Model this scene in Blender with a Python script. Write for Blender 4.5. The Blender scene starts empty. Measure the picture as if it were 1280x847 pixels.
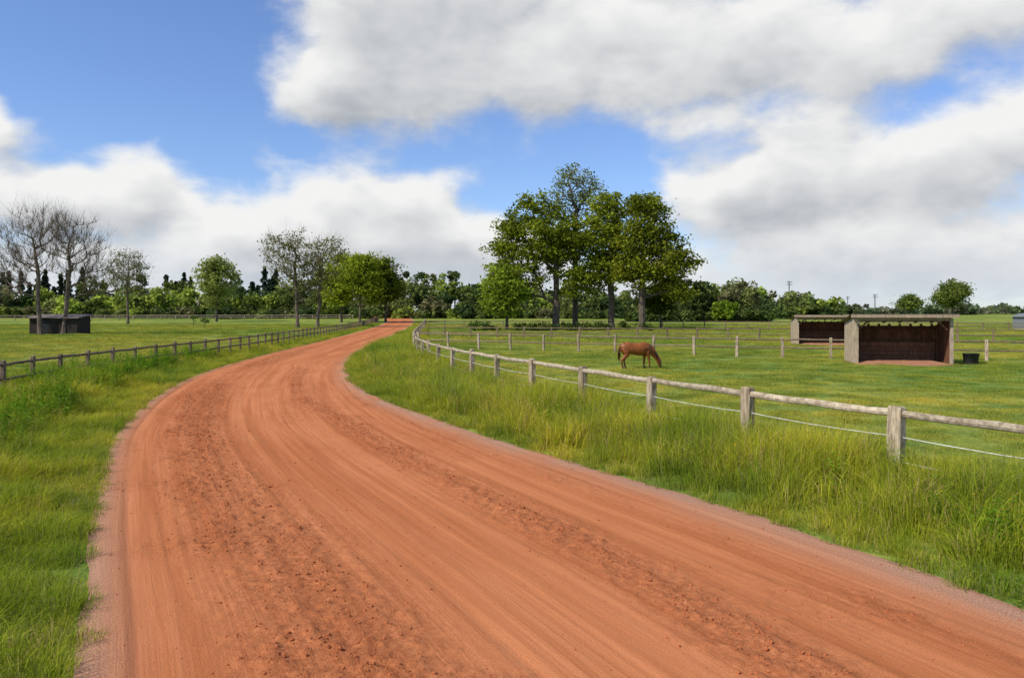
import bpy, math, numpy as np
from mathutils import Vector
rng = np.random.default_rng(11)
scene = bpy.context.scene
scene.view_settings.view_transform = 'Standard'
scene.view_settings.look = 'None'
scene.view_settings.exposure = 0
CAM_H = 2.8

# ------------------------------------------------------------------ helpers
TAB = np.random.default_rng(3).random((256, 256))
def vnoise(x, y, o=0):
    x = np.asarray(x, float) + o * 17.31; y = np.asarray(y, float) + o * 5.77
    xi = np.floor(x).astype(int); yi = np.floor(y).astype(int)
    fx = x - xi; fy = y - yi
    fx = fx * fx * (3 - 2 * fx); fy = fy * fy * (3 - 2 * fy)
    a = TAB[xi & 255, yi & 255]; b = TAB[(xi + 1) & 255, yi & 255]
    c = TAB[xi & 255, (yi + 1) & 255]; d = TAB[(xi + 1) & 255, (yi + 1) & 255]
    return (a * (1 - fx) + b * fx) * (1 - fy) + (c * (1 - fx) + d * fx) * fy
def fbm(x, y, o=0, n=3):
    s = 0; a = 0.5; t = 0
    for i in range(n):
        s = s + a * vnoise(x * 2 ** i, y * 2 ** i, o + i * 3); t += a; a *= 0.5
    return s / t
def sstep(x, a, b):
    t = np.clip((x - a) / (b - a), 0, 1); return t * t * (3 - 2 * t)
def ground_z(y):
    return 1.7 * sstep(np.asarray(y, float), 110, 330)

class MB:
    def __init__(s): s.V = []; s.F = []; s.M = []; s.C = []; s.n = 0
    def add(s, V, F, mat=0, col=(1, 1, 1)):
        V = np.asarray(V, float).reshape(-1, 3)
        if isinstance(F, np.ndarray): F = [F]
        for f in F:
            f = np.asarray(f, int)
            s.F.append(f + s.n); s.M.append(np.full(len(f), mat) if np.isscalar(mat) else mat)
        c = np.ones((len(V), 4)); c[:, :3] = col
        s.V.append(V); s.C.append(c); s.n += len(V)
    def build(s, name, mats, smooth=False, link=True):
        V = np.concatenate(s.V); C = np.concatenate(s.C)
        me = bpy.data.meshes.new(name)
        tot = np.concatenate([np.full(len(f), f.shape[1]) for f in s.F])
        loops = np.concatenate([f.ravel() for f in s.F])
        me.vertices.add(len(V)); me.vertices.foreach_set('co', V.astype(np.float32).ravel())
        me.loops.add(len(loops)); me.loops.foreach_set('vertex_index', loops.astype(np.int32))
        me.polygons.add(len(tot))
        st = np.concatenate([[0], np.cumsum(tot)[:-1]])
        me.polygons.foreach_set('loop_start', st.astype(np.int32))
        me.polygons.foreach_set('loop_total', tot.astype(np.int32))
        me.polygons.foreach_set('material_index', np.concatenate(s.M).astype(np.int32))
        me.polygons.foreach_set('use_smooth', np.full(len(tot), smooth))
        me.update(calc_edges=True)
        a = me.color_attributes.new('Col', 'FLOAT_COLOR', 'POINT')
        a.data.foreach_set('color', C.astype(np.float32).ravel())
        for m in mats: me.materials.append(m)
        ob = bpy.data.objects.new(name, me)
        if link: scene.collection.objects.link(ob)
        return ob

BOXF = np.array([[0, 3, 2, 1], [4, 5, 6, 7], [0, 1, 5, 4], [1, 2, 6, 5], [2, 3, 7, 6], [3, 0, 4, 7]])
def box(mb, c, size, rot=0, mat=0, col=(1, 1, 1), jit=0):
    sx, sy, sz = np.array(size) / 2
    v = np.array([[-sx, -sy, -sz], [sx, -sy, -sz], [sx, sy, -sz], [-sx, sy, -sz],
                  [-sx, -sy, sz], [sx, -sy, sz], [sx, sy, sz], [-sx, sy, sz]])
    if jit: v += rng.normal(0, jit, v.shape)
    cr, sr = math.cos(rot), math.sin(rot)
    w = v.copy(); w[:, 0] = v[:, 0] * cr - v[:, 1] * sr; w[:, 1] = v[:, 0] * sr + v[:, 1] * cr
    mb.add(w + np.array(c), BOXF, mat, col)

def tube(mb, pts, ra, rb=None, sides=8, mat=0, col=(1, 1, 1), lat=None, cap=True):
    pts = np.asarray(pts, float); n = len(pts)
    ra = np.broadcast_to(np.asarray(ra, float), (n,)); rb = ra if rb is None else np.broadcast_to(np.asarray(rb, float), (n,))
    T = np.gradient(pts, axis=0); T /= np.linalg.norm(T, axis=1)[:, None] + 1e-9
    if lat is None:
        ref = np.array([0, 0, 1.0]) if abs(T[:, 2]).mean() < 0.8 else np.array([0, 1.0, 0])
        L = np.cross(T, ref); L /= np.linalg.norm(L, axis=1)[:, None] + 1e-9
    else:
        L = np.tile(np.array(lat, float), (n, 1)); L -= (L * T).sum(1)[:, None] * T
        L /= np.linalg.norm(L, axis=1)[:, None]
    N = np.cross(L, T)
    a = np.arange(sides) * 2 * math.pi / sides
    V = pts[:, None] + L[:, None] * (np.cos(a)[None, :, None] * rb[:, None, None]) + N[:, None] * (np.sin(a)[None, :, None] * ra[:, None, None])
    F = []
    for i in range(n - 1):
        for j in range(sides):
            k = (j + 1) % sides
            F.append([i * sides + j, i * sides + k, (i + 1) * sides + k, (i + 1) * sides + j])
    Fs = [np.array(F)]
    if cap:
        Fs.append(np.array([list(range(sides))[::-1]])); Fs.append(np.array([[(n - 1) * sides + j for j in range(sides)]]))
    mb.add(V.reshape(-1, 3), Fs, mat, col)

def catmull(P, n=24):
    P = np.array(P, float); Q = np.vstack([2 * P[0] - P[1], P, 2 * P[-1] - P[-2]])
    out = []
    for i in range(1, len(Q) - 2):
        p0, p1, p2, p3 = Q[i - 1], Q[i], Q[i + 1], Q[i + 2]
        t = np.linspace(0, 1, n, endpoint=False)[:, None]
        out.append(0.5 * ((2 * p1) + (-p0 + p2) * t + (2 * p0 - 5 * p1 + 4 * p2 - p3) * t * t + (-p0 + 3 * p1 - 3 * p2 + p3) * t ** 3))
    return np.vstack(out + [P[-1:]])

# ------------------------------------------------------------------ materials
def newmat(name):
    m = bpy.data.materials.new(name); m.use_nodes = True
    nt = m.node_tree; nt.nodes.clear()
    out = nt.nodes.new('ShaderNodeOutputMaterial')
    return m, nt, out
def N(nt, t, **kw):
    n = nt.nodes.new(t)
    for k, v in kw.items(): setattr(n, k, v)
    return n
def setin(nt, node, key, v):
    if isinstance(v, bpy.types.NodeSocket): nt.links.new(v, node.inputs[key])
    else: node.inputs[key].default_value = v
def math_(nt, op, a, b=None, c=None, clamp=False):
    n = N(nt, 'ShaderNodeMath', operation=op, use_clamp=clamp); setin(nt, n, 0, a)
    if b is not None: setin(nt, n, 1, b)
    if c is not None: setin(nt, n, 2, c)
    return n.outputs[0]
def mixc(nt, f, a, b, blend='MIX'):
    n = N(nt, 'ShaderNodeMix', data_type='RGBA', blend_type=blend)
    setin(nt, n, 0, f)
    for k, v in ((6, a), (7, b)):
        if isinstance(v, tuple) and len(v) == 3: v = (*v, 1)
        setin(nt, n, k, v)
    return n.outputs[2]
def noise(nt, vec, scale, detail=3, rough=0.55, dist=0):
    n = N(nt, 'ShaderNodeTexNoise'); setin(nt, n, 'Vector', vec)
    n.inputs['Scale'].default_value = scale; n.inputs['Detail'].default_value = detail
    n.inputs['Roughness'].default_value = rough; n.inputs['Distortion'].default_value = dist
    return n.outputs['Fac']
def ramp(nt, f, a, b):
    n = N(nt, 'ShaderNodeMapRange', interpolation_type='SMOOTHSTEP'); setin(nt, n, 'Value', f)
    n.inputs['From Min'].default_value = a; n.inputs['From Max'].default_value = b
    return n.outputs['Result']
def vscale(nt, vec, s):
    n = N(nt, 'ShaderNodeVectorMath', operation='MULTIPLY'); setin(nt, n, 0, vec); n.inputs[1].default_value = s
    return n.outputs[0]
def bsdf(nt, out, col, rough=0.8, bump=None, bstr=0.5, bdist=0.01, spec=0.3, trans=0.0):
    if trans > 0:
        p = N(nt, 'ShaderNodeBsdfDiffuse'); setin(nt, p, 'Color', col)
        t = N(nt, 'ShaderNodeBsdfTranslucent'); setin(nt, t, 'Color', col)
        mx = N(nt, 'ShaderNodeMixShader'); mx.inputs[0].default_value = trans
        nt.links.new(p.outputs[0], mx.inputs[1]); nt.links.new(t.outputs[0], mx.inputs[2])
        nt.links.new(mx.outputs[0], out.inputs[0]); return
    p = N(nt, 'ShaderNodeBsdfPrincipled'); setin(nt, p, 'Base Color', (*col, 1) if isinstance(col, tuple) and len(col) == 3 else col)
    setin(nt, p, 'Roughness', rough); p.inputs['Specular IOR Level'].default_value = spec
    if bump is not None:
        b = N(nt, 'ShaderNodeBump'); setin(nt, b, 'Height', bump); b.inputs['Strength'].default_value = bstr
        b.inputs['Distance'].default_value = bdist; nt.links.new(b.outputs[0], p.inputs['Normal'])
    nt.links.new(p.outputs[0], out.inputs[0])

def wpos(nt): return N(nt, 'ShaderNodeNewGeometry').outputs['Position']
def attr(nt, name, o='Color'): return N(nt, 'ShaderNodeAttribute', attribute_name=name).outputs[o]

def patch_tint(nt, col):
    """broad meadow colour patches shared by the soil sheet and the blades"""
    p = wpos(nt)
    big = ramp(nt, noise(nt, p, 0.045, 2), 0.35, 0.65)
    mid = ramp(nt, noise(nt, p, 0.5, 3, 0.6), 0.3, 0.7)
    c = mixc(nt, big, (0.76, 0.88, 0.78), (1.24, 1.09, 1.05))
    c2 = mixc(nt, mid, (0.64, 0.77, 0.75), (1.34, 1.16, 1.05))
    return mixc(nt, 1.0, mixc(nt, 1.0, col, c, 'MULTIPLY'), c2, 'MULTIPLY')

def mat_grass(name, gain=1.0):
    m, nt, out = newmat(name)
    c = patch_tint(nt, attr(nt, 'Col'))
    r = N(nt, 'ShaderNodeObjectInfo').outputs['Random']
    c = mixc(nt, 1.0, c, mixc(nt, r, (0.80 * gain, 0.86 * gain, 0.8 * gain), (1.24 * gain, 1.12 * gain, 1.1 * gain)), 'MULTIPLY')
    bsdf(nt, out, c, trans=0.4)
    return m
def mat_leaf(name, trans=0.38):
    m, nt, out = newmat(name)
    bsdf(nt, out, attr(nt, 'Col'), trans=trans)
    return m
GRASS = mat_grass('grass_blades'); LEAF = mat_leaf('leaves')

def mat_ground():
    m, nt, out = newmat('meadow_ground')
    p = wpos(nt)
    fine = noise(nt, p, 9, 4, 0.7)
    pst = vscale(nt, p, (1, 0.6, 1))
    f2 = noise(nt, pst, 2.3, 4, 0.65)
    c = mixc(nt, ramp(nt, fine, 0.3, 0.7), (0.115, 0.165, 0.025), (0.24, 0.30, 0.055))
    c = mixc(nt, math_(nt, 'MULTIPLY', ramp(nt, f2, 0.52, 0.75), 0.6), c, (0.30, 0.315, 0.095))
    c = patch_tint(nt, c)
    b = math_(nt, 'ADD', fine, math_(nt, 'MULTIPLY', f2, 1.5))
    bsdf(nt, out, c, 0.9, b, 0.7, 0.08, 0.1)
    return m
def mat_road():
    m, nt, out = newmat('red_sand')
    uv = attr(nt, 'road_uv', 'Vector')
    k = N(nt, 'ShaderNodeSeparateColor'); nt.links.new(attr(nt, 'Col'), k.inputs[0])
    churn, edge, rut = k.outputs[0], k.outputs[1], k.outputs[2]
    s1 = noise(nt, vscale(nt, uv, (3.2, 0.08, 1)), 1, 5, 0.68)
    s2 = noise(nt, vscale(nt, uv, (24, 0.35, 1)), 1, 4, 0.7)
    g = noise(nt, uv, 60, 4, 0.75); lump = noise(nt, uv, 13, 5, 0.7); big = noise(nt, uv, 0.35, 3)
    c = mixc(nt, ramp(nt, s1, 0.30, 0.70), (0.39, 0.128, 0.047), (0.55, 0.208, 0.088))
    c = mixc(nt, math_(nt, 'MULTIPLY', ramp(nt, s2, 0.48, 0.76), 0.42), c, (0.59, 0.245, 0.115))
    c = mixc(nt, math_(nt, 'MULTIPLY', ramp(nt, big, 0.4, 0.7), 0.35), c, (0.40, 0.13, 0.048))
    ch = math_(nt, 'MULTIPLY', churn, ramp(nt, lump, 0.34, 0.62), clamp=True)
    c = mixc(nt, math_(nt, 'MULTIPLY', ch, 0.66), c, (0.28, 0.086, 0.034))  # churned strips darkened: moist soil, with some shade put into the colour
    c = mixc(nt, math_(nt, 'MULTIPLY', edge, 0.8), c, mixc(nt, ramp(nt, g, 0.35, 0.65), (0.26, 0.145, 0.095), (0.50, 0.32, 0.225)))
    c = mixc(nt, math_(nt, 'MULTIPLY', rut, 0.5), c, (0.22, 0.08, 0.04))
    c = mixc(nt, 1.0, c, mixc(nt, ramp(nt, g, 0.3, 0.7), (0.82, 0.82, 0.82), (1.12, 1.12, 1.12)), 'MULTIPLY')
    h = math_(nt, 'ADD', math_(nt, 'MULTIPLY', s2, 0.5), math_(nt, 'ADD', math_(nt, 'MULTIPLY', g, 0.5), math_(nt, 'MULTIPLY', math_(nt, 'MULTIPLY', lump, math_(nt, 'ADD', churn, .22)), 1.6)))
    bsdf(nt, out, c, 0.95, h, 0.9, 0.02, 0.05)
    return m
def mat_wood(name, light, dark, zs=0.12, scale=22, lichen=0.0):
    m, nt, out = newmat(name)
    tc = N(nt, 'ShaderNodeTexCoord').outputs['Object']
    g = noise(nt, vscale(nt, tc, (1, 1, zs)), scale, 5, 0.7)
    b = noise(nt, tc, 3.1, 4, 0.6)
    c = mixc(nt, ramp(nt, g, 0.32, 0.66), dark, light)
    c = mixc(nt, math_(nt, 'MULTIPLY', ramp(nt, b, 0.5, 0.75), 0.5), c, tuple(x * 0.55 for x in dark))
    if lichen: c = mixc(nt, math_(nt, 'MULTIPLY', ramp(nt, noise(nt, tc, 9, 5, 0.7), 0.5, 0.68), lichen), c, (0.45, 0.42, 0.33))
    c = mixc(nt, 1.0, c, attr(nt, 'Col'), 'MULTIPLY')
    bsdf(nt, out, c, 0.85, g, 0.8, 0.015, 0.2)
    return m
POST = mat_wood('weathered_sleeper', (0.48, 0.39, 0.275), (0.14, 0.10, 0.07), lichen=0.5)
RAIL = mat_wood('weathered_rail', (0.50, 0.42, 0.31), (0.24, 0.185, 0.13), 1, 9, lichen=0.45)
DARKW = mat_wood('brown_fence_wood', (0.26, 0.185, 0.12), (0.085, 0.06, 0.042), lichen=0.25)
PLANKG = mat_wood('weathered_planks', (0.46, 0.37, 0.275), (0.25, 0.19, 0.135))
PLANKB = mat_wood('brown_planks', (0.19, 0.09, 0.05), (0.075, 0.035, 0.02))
BARK = mat_wood('bark', (0.16, 0.125, 0.095), (0.055, 0.043, 0.034), 0.25, 6)
def plain(name, col, rough=0.6, sc=6, var=0.25, spec=0.3):
    m, nt, out = newmat(name)
    tc = N(nt, 'ShaderNodeTexCoord').outputs['Object']
    n = noise(nt, tc, sc, 4, 0.6)
    c = mixc(nt, ramp(nt, n, 0.3, 0.7), tuple(x * (1 - var) for x in col), tuple(x * (1 + var) for x in col))
    bsdf(nt, out, c, rough, n, 0.2, 0.01, spec); return m
WIRE = plain('white_wire', (0.62, 0.62, 0.58), 0.5)
ROOF = plain('roof_sheet', (0.19, 0.165, 0.14), 0.7)
SAND = plain('red_sand_bedding', (0.32, 0.15, 0.085), 0.95, 12)
BLACKP = plain('black_rubber', (0.02, 0.02, 0.022), 0.5)
RAPE = plain('rapeseed_flowers', (0.5, 0.42, 0.03), 0.9, 0.4)
GREYP = plain('grey_cladding', (0.16, 0.175, 0.19), 0.6)
DIRTCLOD = plain('red_clods', (0.38, 0.12, 0.047), 0.95, 30, 0.3, 0.1)

# ------------------------------------------------------------------ road layout
Rp = catmull([(14.6, -13), (9.2, -2.4), (6.6, 3.2), (4.84, 7.53), (4.1, 9.3), (3.01, 11.5), (1.54, 14.1), (-0.35, 17.6), (-2.69, 22.3), (-4.94, 27.6),
              (-7.1, 34.8), (-9.33, 46.4), (-11.2, 61.9), (-14, 92.9), (-19.0, 150), (-25.4, 205), (-38, 262), (-80, 300)])
Lp = catmull([(6.5, -15), (0.8, -3.4), (-1.2, 1.5), (-3.34, 6.1), (-4.5, 8.4), (-5.88, 11.2), (-7.59, 14.8), (-9.46, 19.3), (-11.9, 26.8), (-14.2, 36.4),
              (-16.0, 49.8), (-17.5, 66.3), (-19.9, 92.9), (-23.2, 127), (-31.5, 199), (-46, 250), (-84, 284)])
XR = lambda y: np.interp(y, Rp[:, 1], Rp[:, 0])
XL = lambda y: np.interp(y, Lp[:, 1], Lp[:, 0])
seg = np.r_[0, np.cumsum(np.linalg.norm(np.diff(Lp, axis=0), axis=1))]
s_vals = [0.0]
while s_vals[-1] < seg[-1]:
    y = np.interp(s_vals[-1], seg, Lp[:, 1]); yy = max(y, 8)
    st = 0.032 * (yy / 8) ** 1.45 if y > 3 else 0.4
    s_vals.append(s_vals[-1] + st)
s_vals = np.array(s_vals[:-1])
L = np.c_[np.interp(s_vals, seg, Lp[:, 0]), np.interp(s_vals, seg, Lp[:, 1])]
Rd = np.vstack([np.c_[np.interp(np.linspace(i, i + 1, 12, endpoint=False), [i, i + 1], Rp[i:i + 2, 0]), np.interp(np.linspace(i, i + 1, 12, endpoint=False), [i, i + 1], Rp[i:i + 2, 1])] for i in range(len(Rp) - 1)])
segR = np.r_[0, np.cumsum(np.linalg.norm(np.diff(Rd, axis=0), axis=1))]
st_s = np.r_[np.arange(0, 60, 3.0), np.arange(60, seg[-1], 12.0)]; mi = []
for s_ in st_s:
    l_ = np.array([np.interp(s_, seg, Lp[:, 0]), np.interp(s_, seg, Lp[:, 1])])
    t_ = np.array([np.interp(s_ + 1, seg, Lp[:, 0]) - np.interp(s_ - 1, seg, Lp[:, 0]), np.interp(s_ + 1, seg, Lp[:, 1]) - np.interp(s_ - 1, seg, Lp[:, 1])]); t_ /= np.linalg.norm(t_)
    d = Rd - l_; al = abs(d @ t_); al[np.linalg.norm(d, axis=1) > 16] = 1e9; mi.append(segR[np.argmin(al)])
mi = np.maximum.accumulate(np.array(mi))
for _ in range(2): mi[1:-1] = (mi[:-2] + 2 * mi[1:-1] + mi[2:]) / 4
cm = catmull(np.c_[st_s, mi], 10); sr = np.interp(s_vals, cm[:, 0], cm[:, 1])
R = np.c_[np.interp(sr, segR, Rd[:, 0]), np.interp(sr, segR, Rd[:, 1])]
NU = 250
uf = np.linspace(0, 1, NU)
LL = L[:, None]; RR = R[:, None]
jl = (fbm(s_vals * .9, s_vals * 0, 0, 3) - 0.5) * 0.016; jr = (fbm(s_vals * .8, s_vals * 0 + 9, 4, 3) - 0.5) * 0.03
U = uf[None] + jl[:, None] * np.exp(-uf[None] / .02) + jr[:, None] * np.exp(-(1 - uf[None]) / .03)
XY = LL + (RR - LL) * U[..., None]
W = np.linalg.norm(R - L, axis=1)[:, None]
um = uf[None] * W; sm = s_vals[:, None] + 0 * um
nz = vnoise(sm * 0.12, um * 0.6, 5); nz2 = fbm(sm * 0.8, um * 1.2, 15)
wob = (vnoise(sm * 0.06, um * 0, 9) - 0.5) * 0.05
m1 = np.exp(-(((uf - 0.235 - wob) / 0.10) ** 2)); m2 = np.exp(-(((uf - 0.655 + wob) / 0.055) ** 2)) * 0.85
m3 = np.exp(-(((uf - 0.86 + wob) / 0.035) ** 2)) * 0.4
churn = np.clip((m1 + m2 + m3) * (0.35 + 1.1 * nz) * (.5 + nz2) + .3 * sstep(nz2, .58, .8), 0, 1)
lumps = np.clip(fbm(um * 8, sm * 8, 2, 4) - 0.42, 0, 1) * 2.2
rut = np.exp(-(((uf - 0.05) / 0.006) ** 2)) * (.4 + .6 * vnoise(sm * .5, um * 0, 6))
Z = 0.012 + 0.009 * vnoise(um * 8, sm * 0.12, 1) + 0.008 * vnoise(um * 20, sm * 0.2, 2) + churn * 0.05 * lumps \
    - 0.016 * rut - 0.010 * np.exp(-(((uf - 0.40) / 0.01) ** 2)) * vnoise(sm * .2, um * 0, 4)
Z = np.maximum(Z, 0.005)
Z = 0.005 + (Z - 0.005) * sstep(uf, 0, 0.02) * sstep(1 - uf, 0, 0.02)
Z = Z + ground_z(XY[..., 1]) + np.where(XY[..., 1] > 105, 0.012, 0)
edge = np.clip(np.exp(-((uf / 0.04) ** 2)) + np.exp(-(((1 - uf) / 0.075) ** 2)) * (0.5 + vnoise(sm, um * 2, 3)), 0, 1)
V = np.concatenate([XY, Z[..., None]], 2).reshape(-1, 3)
ns = len(s_vals); ii = np.arange(ns - 1)[:, None] * NU + np.arange(NU - 1)[None]; ii = ii.ravel()
F = np.c_[ii, ii + 1, ii + NU + 1, ii + NU]
mb = MB(); col = np.stack([churn, edge, rut], 2).reshape(-1, 3)
mb.add(V, F, 0, col)
road = mb.build('dirt_road', [mat_road()], smooth=True)
a = road.data.attributes.new('road_uv', 'FLOAT_VECTOR', 'POINT')
a.data.foreach_set('vector', np.stack([um, sm, 0 * um], 2).astype(np.float32).ravel())

# ------------------------------------------------------------------ ground
xs = np.r_[-2500, -1200, -600, -300, np.arange(-200, 201, 20), 300, 600, 1200, 2500]
ys = np.r_[-200, -60, np.arange(0, 111, 10), np.arange(112, 340, 4), 360, 500, 800, 1500, 4000]
gx, gy = np.meshgrid(xs, ys)
V = np.stack([gx, gy, ground_z(gy)], 2).reshape(-1, 3)
nx = len(xs); ii = (np.arange(len(ys) - 1)[:, None] * nx + np.arange(nx - 1)[None]).ravel()
mb = MB(); mb.add(V, np.c_[ii, ii + 1, ii + nx + 1, ii + nx]); mb.build('grass_ground', [mat_ground()])
mb = MB(); mb.add([[230, 520, 1.75], [900, 430, 1.75], [900, 640, 1.75], [250, 640, 1.75]], np.array([[0, 1, 2, 3]]))
box(mb, (560, 640, 2.2), (640, 0.4, 1.4)); mb.build('rapeseed_field', [RAPE])

# ------------------------------------------------------------------ fences
def resample(P, sp):
    P = np.array(P, float); s = np.r_[0, np.cumsum(np.linalg.norm(np.diff(P, axis=0), axis=1))]
    t = np.arange(0, s[-1], sp); return np.c_[np.interp(t, s, P[:, 0]), np.interp(t, s, P[:, 1])]
def fence(name, pts, H, pw, pd, rails, wires, mats, rr=0.06, jit=1.0):
    mb = MB(); n = len(pts); tops = []
    for i, (x, y) in enumerate(pts):
        d = pts[min(i + 1, n - 1)] - pts[max(i - 1, 0)]; a = math.atan2(d[1], d[0]) + rng.normal(0, .05) * jit
        h = H + rng.normal(0, 0.03) * jit; lx, ly = rng.normal(0, 0.02, 2) * jit
        w, dd = pw * (1 + rng.normal(0, .07)), pd; z0 = float(ground_z(y))
        ch = 0.22
        base = np.array([[-.5 + ch * .5, -.5], [.5 - ch * .5, -.5], [.5, -.5 + ch * .5], [.5, .5 - ch * .5], [.5 - ch * .5, .5], [-.5 + ch * .5, .5], [-.5, .5 - ch * .5], [-.5, -.5 + ch * .5]]) * [w, dd]
        lv = [-.3, 0, .2 * h, .4 * h, .6 * h, .8 * h, h - .03, h]; ring = []
        for k, z in enumerate(lv):
            b = base * (1 + (rng.normal(0, .02) if k < 6 else (0 if k == 6 else -.14))) + rng.normal(0, .004, (8, 2))
            ca, sa = math.cos(a), math.sin(a)
            zz = z + (rng.normal(0, .008, 8) if k > 5 else 0)
            ring.append(np.c_[x + b[:, 0] * ca - b[:, 1] * sa + lx * z, y + b[:, 0] * sa + b[:, 1] * ca + ly * z, z0 + zz + np.zeros(8)])
        Vv = np.vstack(ring); Fq = [[k * 8 + j, k * 8 + (j + 1) % 8, (k + 1) * 8 + (j + 1) % 8, (k + 1) * 8 + j] for k in range(7) for j in range(8)]
        t = rng.uniform(0.75, 1.2)
        mb.add(Vv, [np.array(Fq), np.array([[56 + j for j in range(8)]])], 0, (t, t * rng.uniform(.95, 1.02), t * rng.uniform(.88, 1)))
        tops.append(z0)
    for r in rails:
        for i in range(n - 1):
            p, q = pts[i], pts[i + 1]; t = np.linspace(-0.02, 1.02, 7)[:, None]
            P = p + (q - p) * t; z = tops[i] + (tops[i + 1] - tops[i]) * t[:, 0] + r + rng.normal(0, .008, 7) * jit - 0.02 * jit * np.sin(t[:, 0] * math.pi) * rng.random()
            c = rng.uniform(.8, 1.15)
            tube(mb, np.c_[P, z], rr * rng.uniform(.9, 1.1, 7), rr * 0.75, 8, 1, (c, c, c * .97))
    for wz in wires:
        for i in range(n - 1):
            p, q = pts[i], pts[i + 1]; t = np.linspace(0, 1, 5)[:, None]
            z = tops[i] + (tops[i + 1] - tops[i]) * t[:, 0] + wz - 0.03 * np.sin(t[:, 0] * math.pi)
            tube(mb, np.c_[p + (q - p) * t, z], 0.007, None, 4, 2)
    return mb.build(name, mats)
FRp = np.array([(12.6, 1.0), (9.3, 7.0), (7.75, 9.95), (6.24, 12.99), (4.75, 16.1), (3.34, 19.2), (1.99, 22.5), (0.68, 26.0), (-0.55, 29.0), (-1.64, 32.2), (-2.66, 35.5), (-3.6, 38.7), (-4.4, 42.0), (-5.1, 45.4),
                (-5.8, 49), (-6.4, 52.6), (-6.9, 56), (-7.4, 60), (-7.9, 64), (-8.3, 68), (-8.7, 72), (-9.2, 77), (-9.7, 82), (-10.2, 87), (-10.8, 93), (-11.5, 100), (-12.2, 107), (-12.9, 114), (-14, 125), (-15.1, 137), (-16.3, 150), (-17.9, 163)])
FRX = lambda y: np.interp(y, FRp[:, 1], FRp[:, 0])
fence('paddock_fence', FRp, 1.27, 0.25, 0.17, [1.16], [0.78, 0.38], [POST, RAIL, WIRE], 0.062)
FLp = resample(catmull([(-13.2, 8), (-14.6, 15), (-16.3, 24), (-17.3, 30), (-17.7, 36), (-17.9, 44), (-18.3, 54), (-19.2, 66), (-21.6, 93), (-25, 127), (-33.2, 199)]), 2.3)
FLX = lambda y: np.interp(y, FLp[:, 1], FLp[:, 0])
fence('paddock_fence', FLp, 1.2, 0.16, 0.13, [1.08, 0.6], [], [DARKW, DARKW, WIRE], 0.05)
fence('post_and_rail_fence', resample([(-7.3, 62.5), (-1.6, 59.3), (14.1, 50.2), (17.0, 48.9), (26.4, 45.6), (48, 37), (70, 28)], 2.75), 1.25, 0.17, 0.13, [1.12, 0.62], [], [POST, DARKW, WIRE], 0.05)
fence('post_and_rail_fence', resample([(-10.3, 88), (12, 82), (40, 76), (75, 66), (110, 56)], 3.0), 1.25, 0.17, 0.13, [1.12, 0.62], [], [DARKW, DARKW, WIRE], 0.055)
fence('post_and_rail_fence', resample([(-15.5, 142), (20, 140), (60, 128), (120, 105)], 3.5), 1.25, 0.17, 0.13, [1.12, 0.6], [], [DARKW, DARKW, WIRE], 0.07)
fence('post_and_rail_fence', resample([(-190, 185), (-110, 205), (-40, 212)], 3.5), 1.35, 0.17, 0.13, [1.25, 0.7], [], [POST, RAIL, WIRE], 0.08)

# ------------------------------------------------------------------ instanced scatter
def tmpl_coll(name, obs):
    c = bpy.data.collections.new(name)
    for o in obs: c.objects.link(o)
    return c
def scatter(name, P, rz, scl, idx, coll, tilt=0.0):
    me = bpy.data.meshes.new(name); n = len(P)
    me.vertices.add(n); me.vertices.foreach_set('co', np.asarray(P, np.float32).ravel())
    rot = np.c_[rng.normal(0, tilt, n), rng.normal(0, tilt, n), rz]
    at = me.attributes.new('rot', 'FLOAT_VECTOR', 'POINT'); at.data.foreach_set('vector', rot.astype(np.float32).ravel())
    at = me.attributes.new('scl', 'FLOAT_VECTOR', 'POINT'); at.data.foreach_set('vector', np.asarray(scl, np.float32).ravel())
    at = me.attributes.new('idx', 'INT', 'POINT'); at.data.foreach_set('value', np.asarray(idx, np.int32))
    ob = bpy.data.objects.new(name, me); scene.collection.objects.link(ob)
    g = bpy.data.node_groups.new(name + '_gn', 'GeometryNodeTree')
    g.interface.new_socket('Geometry', in_out='INPUT', socket_type='NodeSocketGeometry')
    g.interface.new_socket('Geometry', in_out='OUTPUT', socket_type='NodeSocketGeometry')
    gi = g.nodes.new('NodeGroupInput'); go = g.nodes.new('NodeGroupOutput')
    ci = g.nodes.new('GeometryNodeCollectionInfo'); ci.inputs['Collection'].default_value = coll
    ci.inputs['Separate Children'].default_value = True; ci.inputs['Reset Children'].default_value = True
    ip = g.nodes.new('GeometryNodeInstanceOnPoints'); ip.inputs['Pick Instance'].default_value = True
    def na(nm, t):
        a = g.nodes.new('GeometryNodeInputNamedAttribute'); a.data_type = t; a.inputs['Name'].default_value = nm
        return [o for o in a.outputs if o.enabled and o.name == 'Attribute'][0]
    g.links.new(gi.outputs[0], ip.inputs['Points']); g.links.new(ci.outputs[0], ip.inputs['Instance'])
    g.links.new(na('idx', 'INT'), ip.inputs['Instance Index'])
    g.links.new(na('rot', 'FLOAT_VECTOR'), ip.inputs['Rotation']); g.links.new(na('scl', 'FLOAT_VECTOR'), ip.inputs['Scale'])
    g.links.new(ip.outputs[0], go.inputs[0])
    md = ob.modifiers.new('scatter', 'NODES'); md.node_group = g
    return ob

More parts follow.
